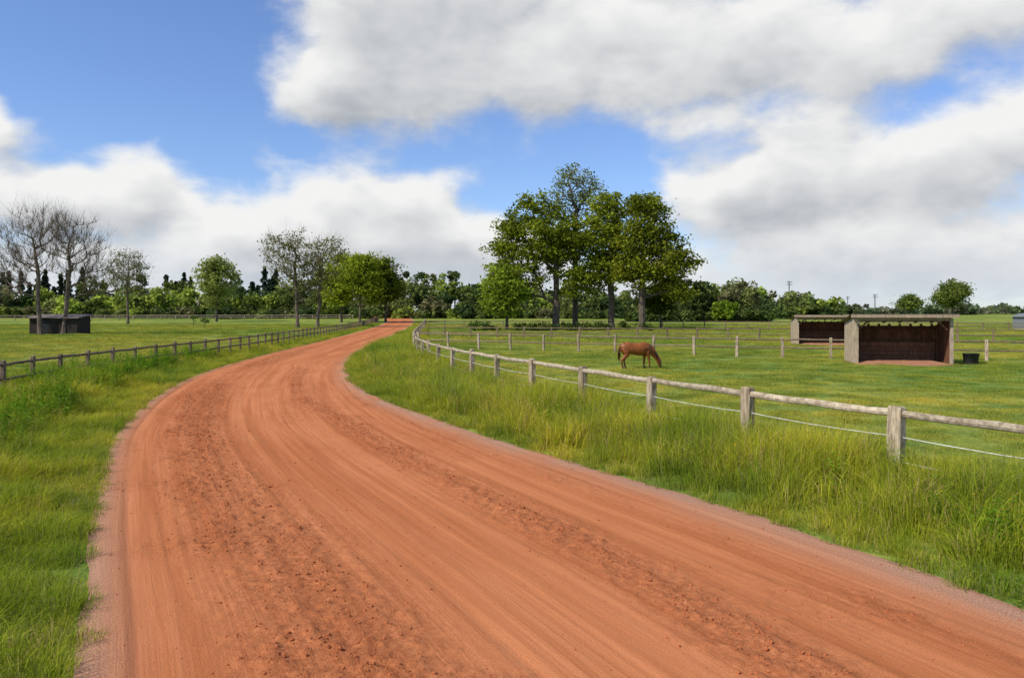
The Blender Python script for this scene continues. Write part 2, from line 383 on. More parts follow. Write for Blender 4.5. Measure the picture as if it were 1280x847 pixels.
def clump(name, nb, rad, h0, h1, w, bend, ca, cb, straw=0.05, mat=GRASS):
    r = rad * np.sqrt(rng.random(nb)); th = rng.random(nb) * 6.283
    bx, by = r * np.cos(th), r * np.sin(th); h = rng.uniform(h0, h1, nb) * (1 - .35 * (r / rad) ** 2)
    d = th + rng.normal(0, 1.2, nb); lean = rng.random(nb) * bend
    fx = rng.random(nb) * 6.283
    px, py = np.cos(fx), np.sin(fx); dx, dy = np.cos(d), np.sin(d)
    ww = w * rng.uniform(.6, 1.4, nb)
    V = np.zeros((nb, 5, 3))
    V[:, 0] = np.c_[bx - px * ww / 2, by - py * ww / 2, 0 * h - 0.01]; V[:, 1] = np.c_[bx + px * ww / 2, by + py * ww / 2, 0 * h - 0.01]
    mx, my = bx + dx * lean * h * .3, by + dy * lean * h * .3
    V[:, 2] = np.c_[mx - px * ww * .4, my - py * ww * .4, h * .6]; V[:, 3] = np.c_[mx + px * ww * .4, my + py * ww * .4, h * .6]
    V[:, 4] = np.c_[bx + dx * lean * h, by + dy * lean * h, h * np.maximum(.15, 1 - .25 * lean)]
    t = rng.random(nb)[:, None]; C = np.array(ca) * (1 - t) + np.array(cb) * t
    s = rng.random(nb) < straw; C[s] = np.array([0.50, 0.40, 0.18]) * rng.uniform(.7, 1.2, (s.sum(), 1))
    b = np.arange(nb)[:, None] * 5; mb = MB()
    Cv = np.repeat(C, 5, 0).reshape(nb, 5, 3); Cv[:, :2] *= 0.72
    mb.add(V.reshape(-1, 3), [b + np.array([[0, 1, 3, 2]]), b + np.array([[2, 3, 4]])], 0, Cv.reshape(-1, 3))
    return mb.build(name, [mat], link=False)
def leafy(name, stems, leaves, h0, h1, ls, col, head=None, rad=0.18):
    mb = MB()
    for s in range(stems):
        a = rng.random() * 6.283; r = rad * math.sqrt(rng.random()); h = rng.uniform(h0, h1)
        b = np.array([r * math.cos(a), r * math.sin(a), 0]); tip = b + np.array([rng.normal(0, .08) * h * 2, rng.normal(0, .08) * h * 2, h])
        mid = (b + tip) / 2 + np.r_[rng.normal(0, .01, 2), 0]
        tube(mb, [b, mid, tip], [.004, .003, .002], None, 3, 0, np.array(col) * 1.1, cap=False)
        for k in range(leaves):
            t = 0.15 + 0.85 * k / max(leaves - 1, 1); p = b + (tip - b) * t
            th = k * 2.4 + rng.random(); L_ = ls * (1.15 - .6 * t) * rng.uniform(.7, 1.2)
            d = np.array([math.cos(th), math.sin(th), rng.uniform(-.3, .45)]); sd = np.array([-math.sin(th), math.cos(th), rng.normal(0, .2)])
            c = np.array(col) * rng.uniform(.7, 1.35)
            mb.add([p, p + d * L_ * .45 + sd * L_ * .28, p + d * L_ - np.array([0, 0, L_ * .15]), p + d * L_ * .45 - sd * L_ * .28], np.array([[0, 1, 2, 3]]), 0, c)
        if head is not None:
            for k in range(head[1]):
                p = tip + np.r_[rng.normal(0, head[2], 2), -rng.random() * head[3]]
                d = rng.normal(0, 1, 3); d /= np.linalg.norm(d); e = np.cross(d, [0, 0, 1.0]); q = head[4]
                mb.add([p - d * q, p + e * q * .6, p + d * q, p - e * q * .6], np.array([[0, 1, 2, 3]]), 0, np.array(head[0]) * rng.uniform(.75, 1.25))
    return mb.build(name, [GRASS], link=False)

GA, GB = (0.18, 0.26, 0.016), (0.45, 0.50, 0.055)
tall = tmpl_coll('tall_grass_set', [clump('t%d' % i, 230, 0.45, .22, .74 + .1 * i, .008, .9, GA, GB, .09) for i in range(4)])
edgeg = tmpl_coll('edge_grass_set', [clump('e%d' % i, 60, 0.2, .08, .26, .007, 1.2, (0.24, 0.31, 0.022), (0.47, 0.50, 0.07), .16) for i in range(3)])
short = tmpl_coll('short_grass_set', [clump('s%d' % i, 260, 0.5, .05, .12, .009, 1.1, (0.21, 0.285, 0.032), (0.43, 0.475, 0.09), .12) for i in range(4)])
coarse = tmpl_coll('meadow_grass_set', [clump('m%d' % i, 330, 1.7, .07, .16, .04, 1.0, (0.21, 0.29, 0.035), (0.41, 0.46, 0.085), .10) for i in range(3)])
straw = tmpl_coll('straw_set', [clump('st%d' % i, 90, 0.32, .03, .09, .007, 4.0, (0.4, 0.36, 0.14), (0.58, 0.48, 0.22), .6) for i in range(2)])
weeds = tmpl_coll('weed_set', [leafy('w%d' % i, 10, 14, .35, .7 + .08 * i, .11, (0.13, 0.255, 0.022)) for i in range(3)])
seedy = tmpl_coll('seed_set', [leafy('d0', 6, 0, .5, .85, .1, (0.30, 0.33, 0.09), ((0.48, 0.38, 0.21), 16, .010, .14, .012)),
                               leafy('d1', 5, 2, .4, .7, .08, (0.25, 0.2, 0.08), ((0.42, 0.24, 0.14), 14, .012, .16, .010))])
flowers = tmpl_coll('flower_set', [leafy('f0', 2, 3, .4, .6, .06, (0.18, 0.29, 0.03), ((0.8, 0.64, 0.02), 5, .007, .006, .012)),
                                   leafy('f1', 2, 3, .2, .4, .06, (0.16, 0.28, 0.03), ((0.7, 0.7, 0.62), 4, .007, .006, .009))])

def pts_in(x0, x1, y0, y1, dens, maskf):
    n = int((x1 - x0) * (y1 - y0) * dens); x = rng.uniform(x0, x1, n); y = rng.uniform(y0, y1, n)
    k = maskf(x, y); return x[k], y[k]
def put(name, x, y, sc, coll, nidx, tilt=0.05, xyf=1.0):
    n = len(x); s = np.broadcast_to(sc, (n,)); s3 = np.c_[s * xyf, s * xyf, s] if np.ndim(xyf) == 0 else np.c_[xyf, xyf, s]
    return scatter(name, np.c_[x, y, ground_z(y)], rng.random(n) * 6.283, s3, rng.integers(0, nidx, n), coll, tilt)
inview = lambda x, y: abs(x) < 0.72 * y + 4
def mk(x, y):
    return (x > XR(y) + 0.22) & (x < FRX(y) + 0.8) & inview(x, y) & (rng.random(len(x)) < np.clip(16 / np.maximum(y, 1), .14, 1))
x, y = pts_in(-12, 15, 3, 75, 7, mk)
de = x - XR(y); n_ = fbm(x * .9, y * .9, 3)
sc = (0.36 + 0.72 * sstep(de, 0, 1.8)) * (0.35 + 1.25 * n_) * np.where(x > FRX(y), .75, 1.0)
put('verge_grass', x, y, sc, tall, 4, .10, np.clip(np.sqrt(y / 14), 1, 2.0) * np.clip(sc * 1.3, .55, 1.0))
def mk(x, y):
    r = (x > XR(y) - .02) & (x < XR(y) + .5); l = (x < XL(y) + .04) & (x > XL(y) - .6)
    return (r | l) & inview(x, y) & (rng.random(len(x)) < np.clip(14 / np.maximum(y, 1), .12, 1))
x, y = pts_in(-20, 13, 3, 70, 26, mk)
put('verge_edge_grass', x, y, rng.uniform(.5, 1.4, len(x)), edgeg, 3, .15, np.clip(np.sqrt(y / 14), 1, 2.0) * rng.uniform(.7, 1.1, len(x)))
def mk(x, y):
    return (x < XL(y) - 0.3) & (x > FLX(y) - 1.0) & inview(x, y) & (rng.random(len(x)) < np.clip(16 / np.maximum(y, 1), .14, 1))
x, y = pts_in(-22, 0, 3, 80, 10, mk)
de = XL(y) - x; n_ = fbm(x * .8, y * .8, 8)
sc = (0.38 + 0.56 * sstep(de, .6, 3.5)) * (0.28 + 1.4 * n_)
put('verge_grass', x, y, sc, tall, 4, .12, np.clip(np.sqrt(y / 14), 1, 2.0) * np.clip(sc * 1.8, .6, 1.0))
def mk(x, y):
    r = (x > XR(y) + .3) & (x < FRX(y) + .8); l = (x < XL(y) - .3) & (x > FLX(y) - .8)
    return r | l
x, y = pts_in(-36, -6, 70, 165, 1.2, mk)
put('verge_grass', x, y, 0.6, tall, 4, .1, 2.0)
def mk(x, y):
    return (x < XL(y) - .25) & (x > XL(y) - 3.2) & inview(x, y) & (fbm(x * .9, y * .55, 60) > .48)
x, y = pts_in(-14, -2, 4, 24, 10, mk)
put('dry_straw', x, y, rng.uniform(1.0, 3.0, len(x)), straw, 2, .1, rng.uniform(.6, 1.2, len(x)))
def mk(x, y):
    l = (x < XL(y) - 1.7) & (x > FLX(y) - 1.4) & (fbm(x * .35, y * .35, 21) > .34) & (y > 14.0)
    r = (x > XR(y) + 1.2) & (x < FRX(y) + .3) & (fbm(x * .7, y * .7, 33) > .59)
    return (l | r) & inview(x, y)
x, y = pts_in(-22, 14, 4, 48, 6, mk)
put('nettle_weeds', x, y, rng.uniform(.6, 1.4, len(x)) * np.where(x > -5, .70, 1.05), weeds, 3, .08)
def mk(x, y):
    r = (x > XR(y) + .7) & (x < FRX(y) + .8); l = (x < XL(y) - 1.5) & (x > FLX(y))
    return (r | l) & inview(x, y) & (rng.random(len(x)) < np.where(r, 1, .35)) & (fbm(x * .5, y * .5, 40) > .42)
x, y = pts_in(-20, 14, 5, 60, 4.5, mk)
put('seeding_grass', x, y, rng.uniform(.6, 1.05, len(x)), seedy, 2, .1)
x, y = pts_in(-20, 14, 5, 40, .8, mk)
put('wild_flowers', x, y, rng.uniform(.9, 1.2, len(x)), flowers, 2, .1)
def mk(x, y):
    r = (x > FRX(y) + .5); l = (x < FLX(y) - .7)
    return (r | l) & inview(x, y) & (rng.random(len(x)) < np.clip(22 / y, 0, 1))
x, y = pts_in(-62, 62, 8, 78, 3.0, mk)
k = np.clip(np.sqrt(y / 22), 1, 2); n_ = fbm(x * .6, y * .6, 50)
put('pasture_grass', x, y, (.4 + 1.8 * n_ ** 2), short, 4, .05, k)
def mk(x, y):
    return ((x > FRX(y) + .8) | (x < FLX(y) - 1.0)) & inview(x, y)
x, y = pts_in(-125, 125, 72, 165, .28, mk)
put('pasture_grass', x, y, rng.uniform(.5, 1.2, len(x)), coarse, 3)

def clod(name):
    import bmesh
    bm = bmesh.new(); bmesh.ops.create_icosphere(bm, subdivisions=1, radius=1)
    for v in bm.verts: v.co *= rng.uniform(.65, 1.25); v.co.z *= .7
    me = bpy.data.meshes.new(name); bm.to_mesh(me); bm.free(); me.materials.append(DIRTCLOD)
    return bpy.data.objects.new(name, me)
clods = tmpl_coll('clod_set', [clod('c%d' % i) for i in range(4)])
ok = (XY[..., 1] > 4.5) & (XY[..., 1] < 34) & (uf[None] > .01) & (uf[None] < .99)
dA = np.gradient(s_vals)[:, None] * (W / NU)
wgt = (ok * dA * (churn ** 1.7 * lumps * 1.5 + 0.014)).ravel(); wgt /= wgt.sum()
NC = 16000
ch = rng.choice(len(wgt), NC, p=wgt, replace=True)
P = np.c_[XY.reshape(-1, 2)[ch] + rng.normal(0, .02, (NC, 2)), Z.ravel()[ch]]
s = 0.004 + rng.exponential(.0045, NC); s = np.clip(s, .004, .024)
scatter('soil_clods', P, rng.random(NC) * 6.28, np.c_[s, s, s], rng.integers(0, 4, NC), clods, .5)

# ------------------------------------------------------------------ trees
def prisms(mb, A, B, ra, rb, k=5, mat=0, col=(1, 1, 1)):
    D = B - A; ln = np.linalg.norm(D, axis=1)[:, None] + 1e-9; D = D / ln
    ref = np.where(abs(D[:, 2:3]) > .9, np.array([[1.0, 0, 0]]), np.array([[0, 0, 1.0]]))
    X = np.cross(D, ref); X /= np.linalg.norm(X, axis=1)[:, None]; Y = np.cross(D, X)
    a = np.arange(k) * 2 * math.pi / k
    ring = X[:, None] * np.cos(a)[None, :, None] + Y[:, None] * np.sin(a)[None, :, None]
    V = np.stack([A[:, None] + ring * ra[:, None, None], B[:, None] + ring * rb[:, None, None]], 1).reshape(-1, 3)
    base = np.arange(len(A))[:, None, None] * 2 * k; j = np.arange(k); j2 = (j + 1) % k
    q = np.stack([j, j2, j2 + k, j + k], 1)[None]
    mb.add(V, (base + q).reshape(-1, 4), mat, col)
def diamonds(mb, C, size, cols, mat, up=0.4, r=rng):
    n = len(C); nr = r.normal(0, 1, (n, 3)); nr[:, 2] = abs(nr[:, 2]) + up; nr /= np.linalg.norm(nr, axis=1)[:, None]
    t = r.normal(0, 1, (n, 3)); t -= (t * nr).sum(1)[:, None] * nr; t /= np.linalg.norm(t, axis=1)[:, None]; b = np.cross(nr, t)
    s = np.asarray(size).reshape(-1, 1) * np.ones((n, 1)); w = s * r.uniform(.45, .8, (n, 1))
    V = np.stack([C - t * s, C - b * w, C + t * s, C + b * w], 1).reshape(-1, 3)
    mb.add(V, np.arange(n)[:, None] * 4 + np.arange(4)[None], mat, np.repeat(cols, 4, 0))
def tree(name, x, y, lobes, npts, trunk_r, fork, top, leaves, lsize, clr, ca, cb, seed, twig=.022, lean=(0, 0), bark=(1, 1, 1), pathw=.35, extra=0):
    r = np.random.default_rng(seed); z0 = float(ground_z(y)) - .15
    lob = np.array(lobes, float); vol = lob[:, 3] * lob[:, 4] * lob[:, 5]
    ch = r.choice(len(lob), npts, p=vol / vol.sum())
    d = r.normal(0, 1, (npts, 3)); d /= np.linalg.norm(d, axis=1)[:, None]; d *= (r.random((npts, 1)) ** (1 / 2.8))
    P = lob[ch, :3] + d * lob[ch, 3:6]; P = P[P[:, 2] > fork * .75]
    nodes = []; par = []; path = []
    nt_ = max(4, int(top / 1.2))
    for i in range(nt_ + 1):
        t = i / nt_; nodes.append([lean[0] * t + r.normal(0, .12) * t * 1.5, lean[1] * t + r.normal(0, .12) * t, top * t]); par.append(i - 1); path.append(top * t * .6)
    P = P[np.argsort(np.linalg.norm(P - np.array([0, 0, fork]), axis=1))]
    arr = np.zeros((len(P) * 12 + 50, 3)); arr[:len(nodes)] = nodes; pl = np.zeros(len(arr)); pl[:len(nodes)] = path; cnt = len(nodes)
    term = []
    for p in P:
        c = arr[:cnt]; dv = p - c; dist = np.linalg.norm(dv, axis=1)
        cost = dist + pathw * pl[:cnt] + 0.7 * np.maximum(0, c[:, 2] - p[2] + .25 * dist) + np.where(c[:, 2] < fork * .9, 50, 0)
        j = int(np.argmin(cost)); L_ = dist[j]; k = max(1, min(8, int(math.ceil(L_ / .9)))); a = arr[j].copy(); prev = j
        ctrl = (a + p) / 2 + r.normal(0, .10, 3) * L_ + np.array([0, 0, .08 * L_])
        for q in range(1, k + 1):
            t = q / k; pos = a * (1 - t) ** 2 + 2 * ctrl * t * (1 - t) + p * t * t
            arr[cnt] = pos + r.normal(0, .04, 3); par.append(prev); pl[cnt] = pl[prev] + L_ / k; prev = cnt; cnt += 1
        term.append(prev)
    arr = arr[:cnt]; par = np.array(par); w = np.zeros(cnt); w[term] = 1
    for i in range(cnt - 1, 0, -1): w[par[i]] += w[i]
    w = np.maximum(w, .5); e = math.log(trunk_r / twig) / math.log(w[0]); rad = twig * w ** e
    rad *= 1 + .5 * np.exp(-arr[:, 2] / .5)
    i = np.arange(1, cnt); A = arr[par[i]]; B = arr[i]; rb = rad[i]; ra = np.minimum(rad[par[i]], rb * 1.5)
    tr = i <= nt_; ra[tr] = rad[par[i]][tr]
    mb = MB(); off = np.array([x, y, z0])
    big = rb > .08
    if big.any(): prisms(mb, A[big] + off, B[big] + off, ra[big], rb[big], 8, 0, bark)
    prisms(mb, A[~big] + off, B[~big] + off, ra[~big], rb[~big], 4, 0, bark)
    T_ = arr[term]
    if extra:
        src = T_[r.integers(0, len(T_), extra)] + r.normal(0, .05, (extra, 3))
        dr = src - np.array([lean[0], lean[1], fork]); dr /= np.linalg.norm(dr, axis=1)[:, None]
        dr = dr + r.normal(0, .55, (extra, 3)) + [0, 0, .25]
        prisms(mb, src + off, src + dr * r.uniform(.4, 1.3, (extra, 1)) + off, np.full(extra, twig * .75), np.full(extra, twig * .35), 3, 0, bark)
    if leaves:
        n = len(T_) * leaves; ci = r.integers(0, len(T_), n)
        C = T_[ci] + r.normal(0, 1, (n, 3)) * clr * np.array([1, 1, .55]) * r.uniform(.7, 1.2, (len(T_), 1))[ci]
        tt = r.random((len(T_), 1))[ci] * .6 + r.random((n, 1)) * .4
        cols = (np.array(ca) * (1 - tt) + np.array(cb) * tt) * (r.uniform(.7, 1.2, (len(T_), 1))[ci])
        diamonds(mb, C + off, lsize * r.uniform(.6, 1.25, n), cols, 1, r=r)
    return mb.build(name, [BARK, LEAF])

OA, OB = (0.115, 0.16, 0.014), (0.27, 0.31, 0.028)
tree('oak_tree', 6.9, 125, [(-6.2, 0, 8.2, 4.8, 4, 3.2), (-3.4, 0, 13.8, 5.0, 4.4, 3.6), (-2.6, 1, 19.0, 4.0, 3.8, 2.9), (1.6, 0, 13, 3.8, 4, 5.0), (-8.4, 0, 12, 3.0, 3, 2.6), (2.6, -1, 7.5, 3.8, 3, 2.4), (-6.8, 0, 16.4, 2.6, 2.6, 2.2)],
     320, .55, 4.2, 14, 70, .26, .72, OA, OB, 1)
tree('poplar_tree', 10.4, 131, [(0, 0, 23.6, 3.6, 3, 3.6), (0.5, 0, 16, 3.8, 3, 4.8), (-2.8, 0, 20, 2.8, 2.6, 2.8), (3.4, 0, 21.5, 3.0, 2.6, 2.8)],
     260, .45, 6, 22, 20, .22, .65, (0.13, 0.17, 0.05), (0.24, 0.28, 0.085), 2, .026)
tree('oak_tree', 15.6, 125, [(-1.6, 0, 14.5, 3.6, 4, 4.4), (-.6, 0, 18.6, 3.4, 3.2, 2.8), (-3.2, 0, 9, 3.2, 3, 2.8), (2, 0, 10.5, 3.4, 3, 3.2)],
     200, .48, 4.5, 15, 66, .26, .72, OA, OB, 3)
tree('oak_tree', 19.8, 121, [(2.0, 0, 14.8, 4.4, 4, 3.5), (0.4, 0, 18.2, 3.8, 3.6, 2.6), (4.2, 0, 10, 4.1, 4, 3.0), (-1.2, 0, 9.5, 3.4, 3.4, 2.8), (5.4, 0, 6.6, 2.8, 3, 1.9), (-1.5, 0, 14, 2.6, 3, 2.6)],
     290, .5, 4, 14, 68, .26, .74, OA, (0.28, 0.29, 0.028), 4)
tree('lime_tree', -0.8, 122, [(0, 0, 7, 3.6, 3.6, 3.6), (-1, 0, 4.4, 3.0, 3, 2.2)], 90, .22, 1.8, 8, 60, .26, .65, (0.16, 0.23, 0.02), (0.30, 0.39, 0.04), 5)
tree('hawthorn_tree', 24.5, 131, [(0, 0, 5, 3.0, 3, 2.6)], 60, .16, 1.6, 5, 60, .28, .6, (0.07, 0.10, 0.015), (0.15, 0.19, 0.025), 6)
BK = (1.25, 1.2, 1.15)
tree('bare_tree', -58.6, 99, [(-1.5, 0, 11, 4.0, 3.5, 4.6), (0.5, 0, 13, 2.6, 3, 2.8), (-3, 0, 8, 2.6, 3, 3)], 330, .26, 2.6, 12, 1, .10, .5, (0.12, 0.11, 0.05), (0.16, 0.15, 0.06), 7, .016, (-.8, 0), BK, .25, 2600)
tree('bare_tree', -56.3, 100, [(2, 0, 10.5, 3.8, 3.5, 4.6), (0.5, 0, 12.6, 2.4, 3, 2.6), (3.6, 0, 8, 2.4, 3, 3)], 330, .28, 2.6, 12, 1, .10, .5, (0.12, 0.11, 0.05), (0.16, 0.15, 0.06), 8, .016, (1, 0), BK, .25, 2600)
tree('bare_tree', -82, 170, [(0, 0, 11, 4.2, 4, 5)], 200, .26, 3, 14, 14, .2, .7, (0.18, 0.18, 0.08), (0.26, 0.27, 0.11), 9, .024, (0, 0), BK, .3, 900)
tree('young_leaf_tree', -37.4, 139, [(-1.5, 0, 12.5, 4.6, 4, 4), (-4, 0, 13.5, 3, 3, 3), (0, 0, 9, 3.6, 3, 4), (1, 0, 15, 2.5, 2.5, 2.2)], 260, .3, 3.5, 14, 11, .2, .65, (0.15, 0.16, 0.05), (0.25, 0.26, 0.07), 10, .022, (-.6, 0), BK, .25, 700)
tree('young_leaf_tree', -34.2, 140, [(1, 0, 11.5, 4, 4, 4.4), (2, 0, 14, 2.8, 3, 2.2), (0, 0, 8, 3, 3, 3)], 220, .28, 3.5, 13, 13, .2, .65, (0.15, 0.16, 0.05), (0.25, 0.26, 0.07), 12, .022, (.6, 0), BK, .25, 600)
tree('ash_tree', -70.5, 190, [(0, 0, 10.5, 4.8, 4.5, 4.5), (0, 0, 14, 3, 3, 2.2), (0, 0, 6, 3.4, 3, 2.5)], 150, .28, 2.5, 12, 36, .32, .8, (0.21, 0.26, 0.06), (0.33, 0.38, 0.09), 13, .03)
tree('maple_tree', -39.0, 182, [(0, 0, 11, 4.0, 4, 4.2), (-1, 0, 7, 3.4, 3, 3), (1, 0, 14, 2.5, 3, 2)], 150, .25, 3, 12, 56, .32, .85, (0.29, 0.35, 0.022), (0.45, 0.50, 0.045), 14, .03)
tree('maple_tree', -34.0, 178, [(0, 0, 10.5, 4.2, 4, 4.4), (1, 0, 14, 2.6, 3, 2), (2.5, 0, 7, 3, 3, 2.5)], 150, .25, 3, 12, 56, .32, .85, (0.18, 0.25, 0.018), (0.33, 0.39, 0.035), 15, .03)
tree('maple_tree', -29.5, 186, [(0, 0, 9.5, 4.0, 4, 4.8), (-1, 0, 13.5, 2.6, 3, 2)], 140, .25, 3, 12, 56, .32, .85, (0.09, 0.13, 0.015), (0.18, 0.23, 0.028), 16, .03)
tree('ash_tree', 166, 300, [(0, 0, 8, 6.2, 6, 4.2), (1, 0, 11, 4, 4, 2.6), (-3, 0, 6, 4, 4, 3)], 150, .3, 2.2, 11, 55, .42, 1.0, (0.13, 0.18, 0.035), (0.23, 0.28, 0.06), 17, .04)
tree('ash_tree', 152, 305, [(0, 0, 5, 4, 4, 2.8)], 70, .2, 1.5, 6, 55, .4, 1.0, (0.12, 0.17, 0.035), (0.22, 0.27, 0.06), 18, .04)

def tree_mass(name, spec, per, ls, seed):
    r = np.random.default_rng(seed); mb = MB()
    for (x, y, h, w, ca, kind) in spec:
        z0 = float(ground_z(y)); tr = np.array([[x, y, z0 - .2]])
        prisms(mb, tr, tr + [[r.normal(0, .4), 0, h * .75]], np.array([h * .018]), np.array([h * .006]), 5, 0)
        if kind == 'c':
            n = int(per * 1.1); t = r.random(n) ** .8; a = r.random(n) * 6.283; rr = w * .5 * (1 - t) ** .8 * (0.6 + .4 * np.sin(t * 40 + r.random() * 6)) + .2
            rr *= np.sqrt(r.random(n)); C = np.c_[x + rr * np.cos(a), y + rr * np.sin(a), z0 + .04 * h + t * h * .94]
            cols = np.array(ca) * r.uniform(.6, 1.3, (n, 1))
        else:
            nl = r.integers(7, 12); lc = np.c_[r.normal(0, w * .24, nl), r.normal(0, w * .24, nl), h * (r.uniform(.28, .86, nl) if kind == 'd' else r.uniform(.1, .7, nl))]
            lr = w * r.uniform(.18, .33, nl) * (1.25 - .5 * lc[:, 2] / h); n = per; li = r.integers(0, nl, n)
            d = r.normal(0, 1, (n, 3)); d /= np.linalg.norm(d, axis=1)[:, None]
            C = lc[li] + d * (lr[li] * r.random(n) ** .3)[:, None] * [1, 1, .85] + [x, y, z0]
            lt = r.uniform(.65, 1.3, nl)[li][:, None]; cols = np.array(ca) * lt * r.uniform(.7, 1.25, (n, 1))
            C[:, 2] = np.maximum(C[:, 2], z0 + .1)
        diamonds(mb, C, ls * r.uniform(.6, 1.3, len(C)), cols, 1, r=r)
    return mb.build(name, [BARK, LEAF])
r = np.random.default_rng(77)
pal = [(0.10, 0.14, 0.036), (0.145, 0.185, 0.045), (0.21, 0.24, 0.07), (0.19, 0.185, 0.08), (0.28, 0.35, 0.06), (0.07, 0.105, 0.035)]
con = (0.034, 0.056, 0.032)
spec = []
for row, (yy, hh) in enumerate([(238, 8.0), (262, 12), (285, 14.2)]):
    x = -240
    while x < 95:
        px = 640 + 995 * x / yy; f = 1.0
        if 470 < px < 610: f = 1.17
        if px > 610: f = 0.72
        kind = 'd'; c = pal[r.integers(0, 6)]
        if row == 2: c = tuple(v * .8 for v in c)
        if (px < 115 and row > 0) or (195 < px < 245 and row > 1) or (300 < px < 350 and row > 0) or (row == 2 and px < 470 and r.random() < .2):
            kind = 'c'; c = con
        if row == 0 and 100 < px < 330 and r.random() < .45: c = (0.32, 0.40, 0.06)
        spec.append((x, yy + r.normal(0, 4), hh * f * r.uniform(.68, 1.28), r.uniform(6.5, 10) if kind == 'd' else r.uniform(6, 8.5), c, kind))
        x += r.uniform(3.5, 6.0) * (.7 if kind == 'c' else 1)
for x in np.arange(-240, 95, 3.2):
    spec.append((x, 232 + r.normal(0, 3), r.uniform(1.6, 4.5), r.uniform(5, 7), pal[r.integers(0, 6)], 's'))
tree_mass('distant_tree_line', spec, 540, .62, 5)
spec = [(r.uniform(38, 62), r.uniform(192, 212), r.uniform(7, 12.5), r.uniform(6, 9), pal[r.integers(0, 4)], 'd') for i in range(18)]
spec += [(x, 190, 3, 5, pal[0], 's') for x in np.arange(30, 62, 3)] + [(49, 186, 5.5, 5, (0.22, .31, .03), 'd')]
tree_mass('copse_of_trees', spec, 900, .45, 6)
spec = []
hz = [tuple(.65 * v + b for v, b in zip(c, (.04, .055, .05))) for c in pal]  # distance haze put into the leaf colours, paled and greyed
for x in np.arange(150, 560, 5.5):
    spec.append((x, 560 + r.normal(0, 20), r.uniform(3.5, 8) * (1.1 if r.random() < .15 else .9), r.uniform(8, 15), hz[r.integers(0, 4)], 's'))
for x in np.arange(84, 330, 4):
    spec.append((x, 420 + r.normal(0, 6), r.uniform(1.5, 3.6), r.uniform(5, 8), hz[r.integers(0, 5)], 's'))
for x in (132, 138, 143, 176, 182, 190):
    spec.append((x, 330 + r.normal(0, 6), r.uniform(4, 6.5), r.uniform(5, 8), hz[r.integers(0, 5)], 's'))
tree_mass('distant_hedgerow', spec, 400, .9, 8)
spec = [(x, 119 + r.normal(0, 1), r.uniform(.8, 1.9), r.uniform(1.6, 2.6), (0.055, 0.095, 0.02), 's') for x in [-5.5, -4, -2.6, 1, 3, 4.4, 6, 8, 9.5, 11, 12.5, 14, 17, 20]]
tree_mass('shrub_row', spec, 500, .12, 9)
for i, (x, y, h) in enumerate([(-75, 128, 2.2), (-66, 121, 1.8), (-63, 118, 2.2), (-60, 150, 2.4), (-52, 135, 2.0), (-82, 125, 2.4)]):
    tree('sapling', x, y, [(0, 0, h * .7, .6, .6, h * .3)], 14, .05, h * .3, h * .7, 26, .11, .16, (0.09, 0.15, 0.03), (0.18, 0.25, 0.05), 100 + i, .012)

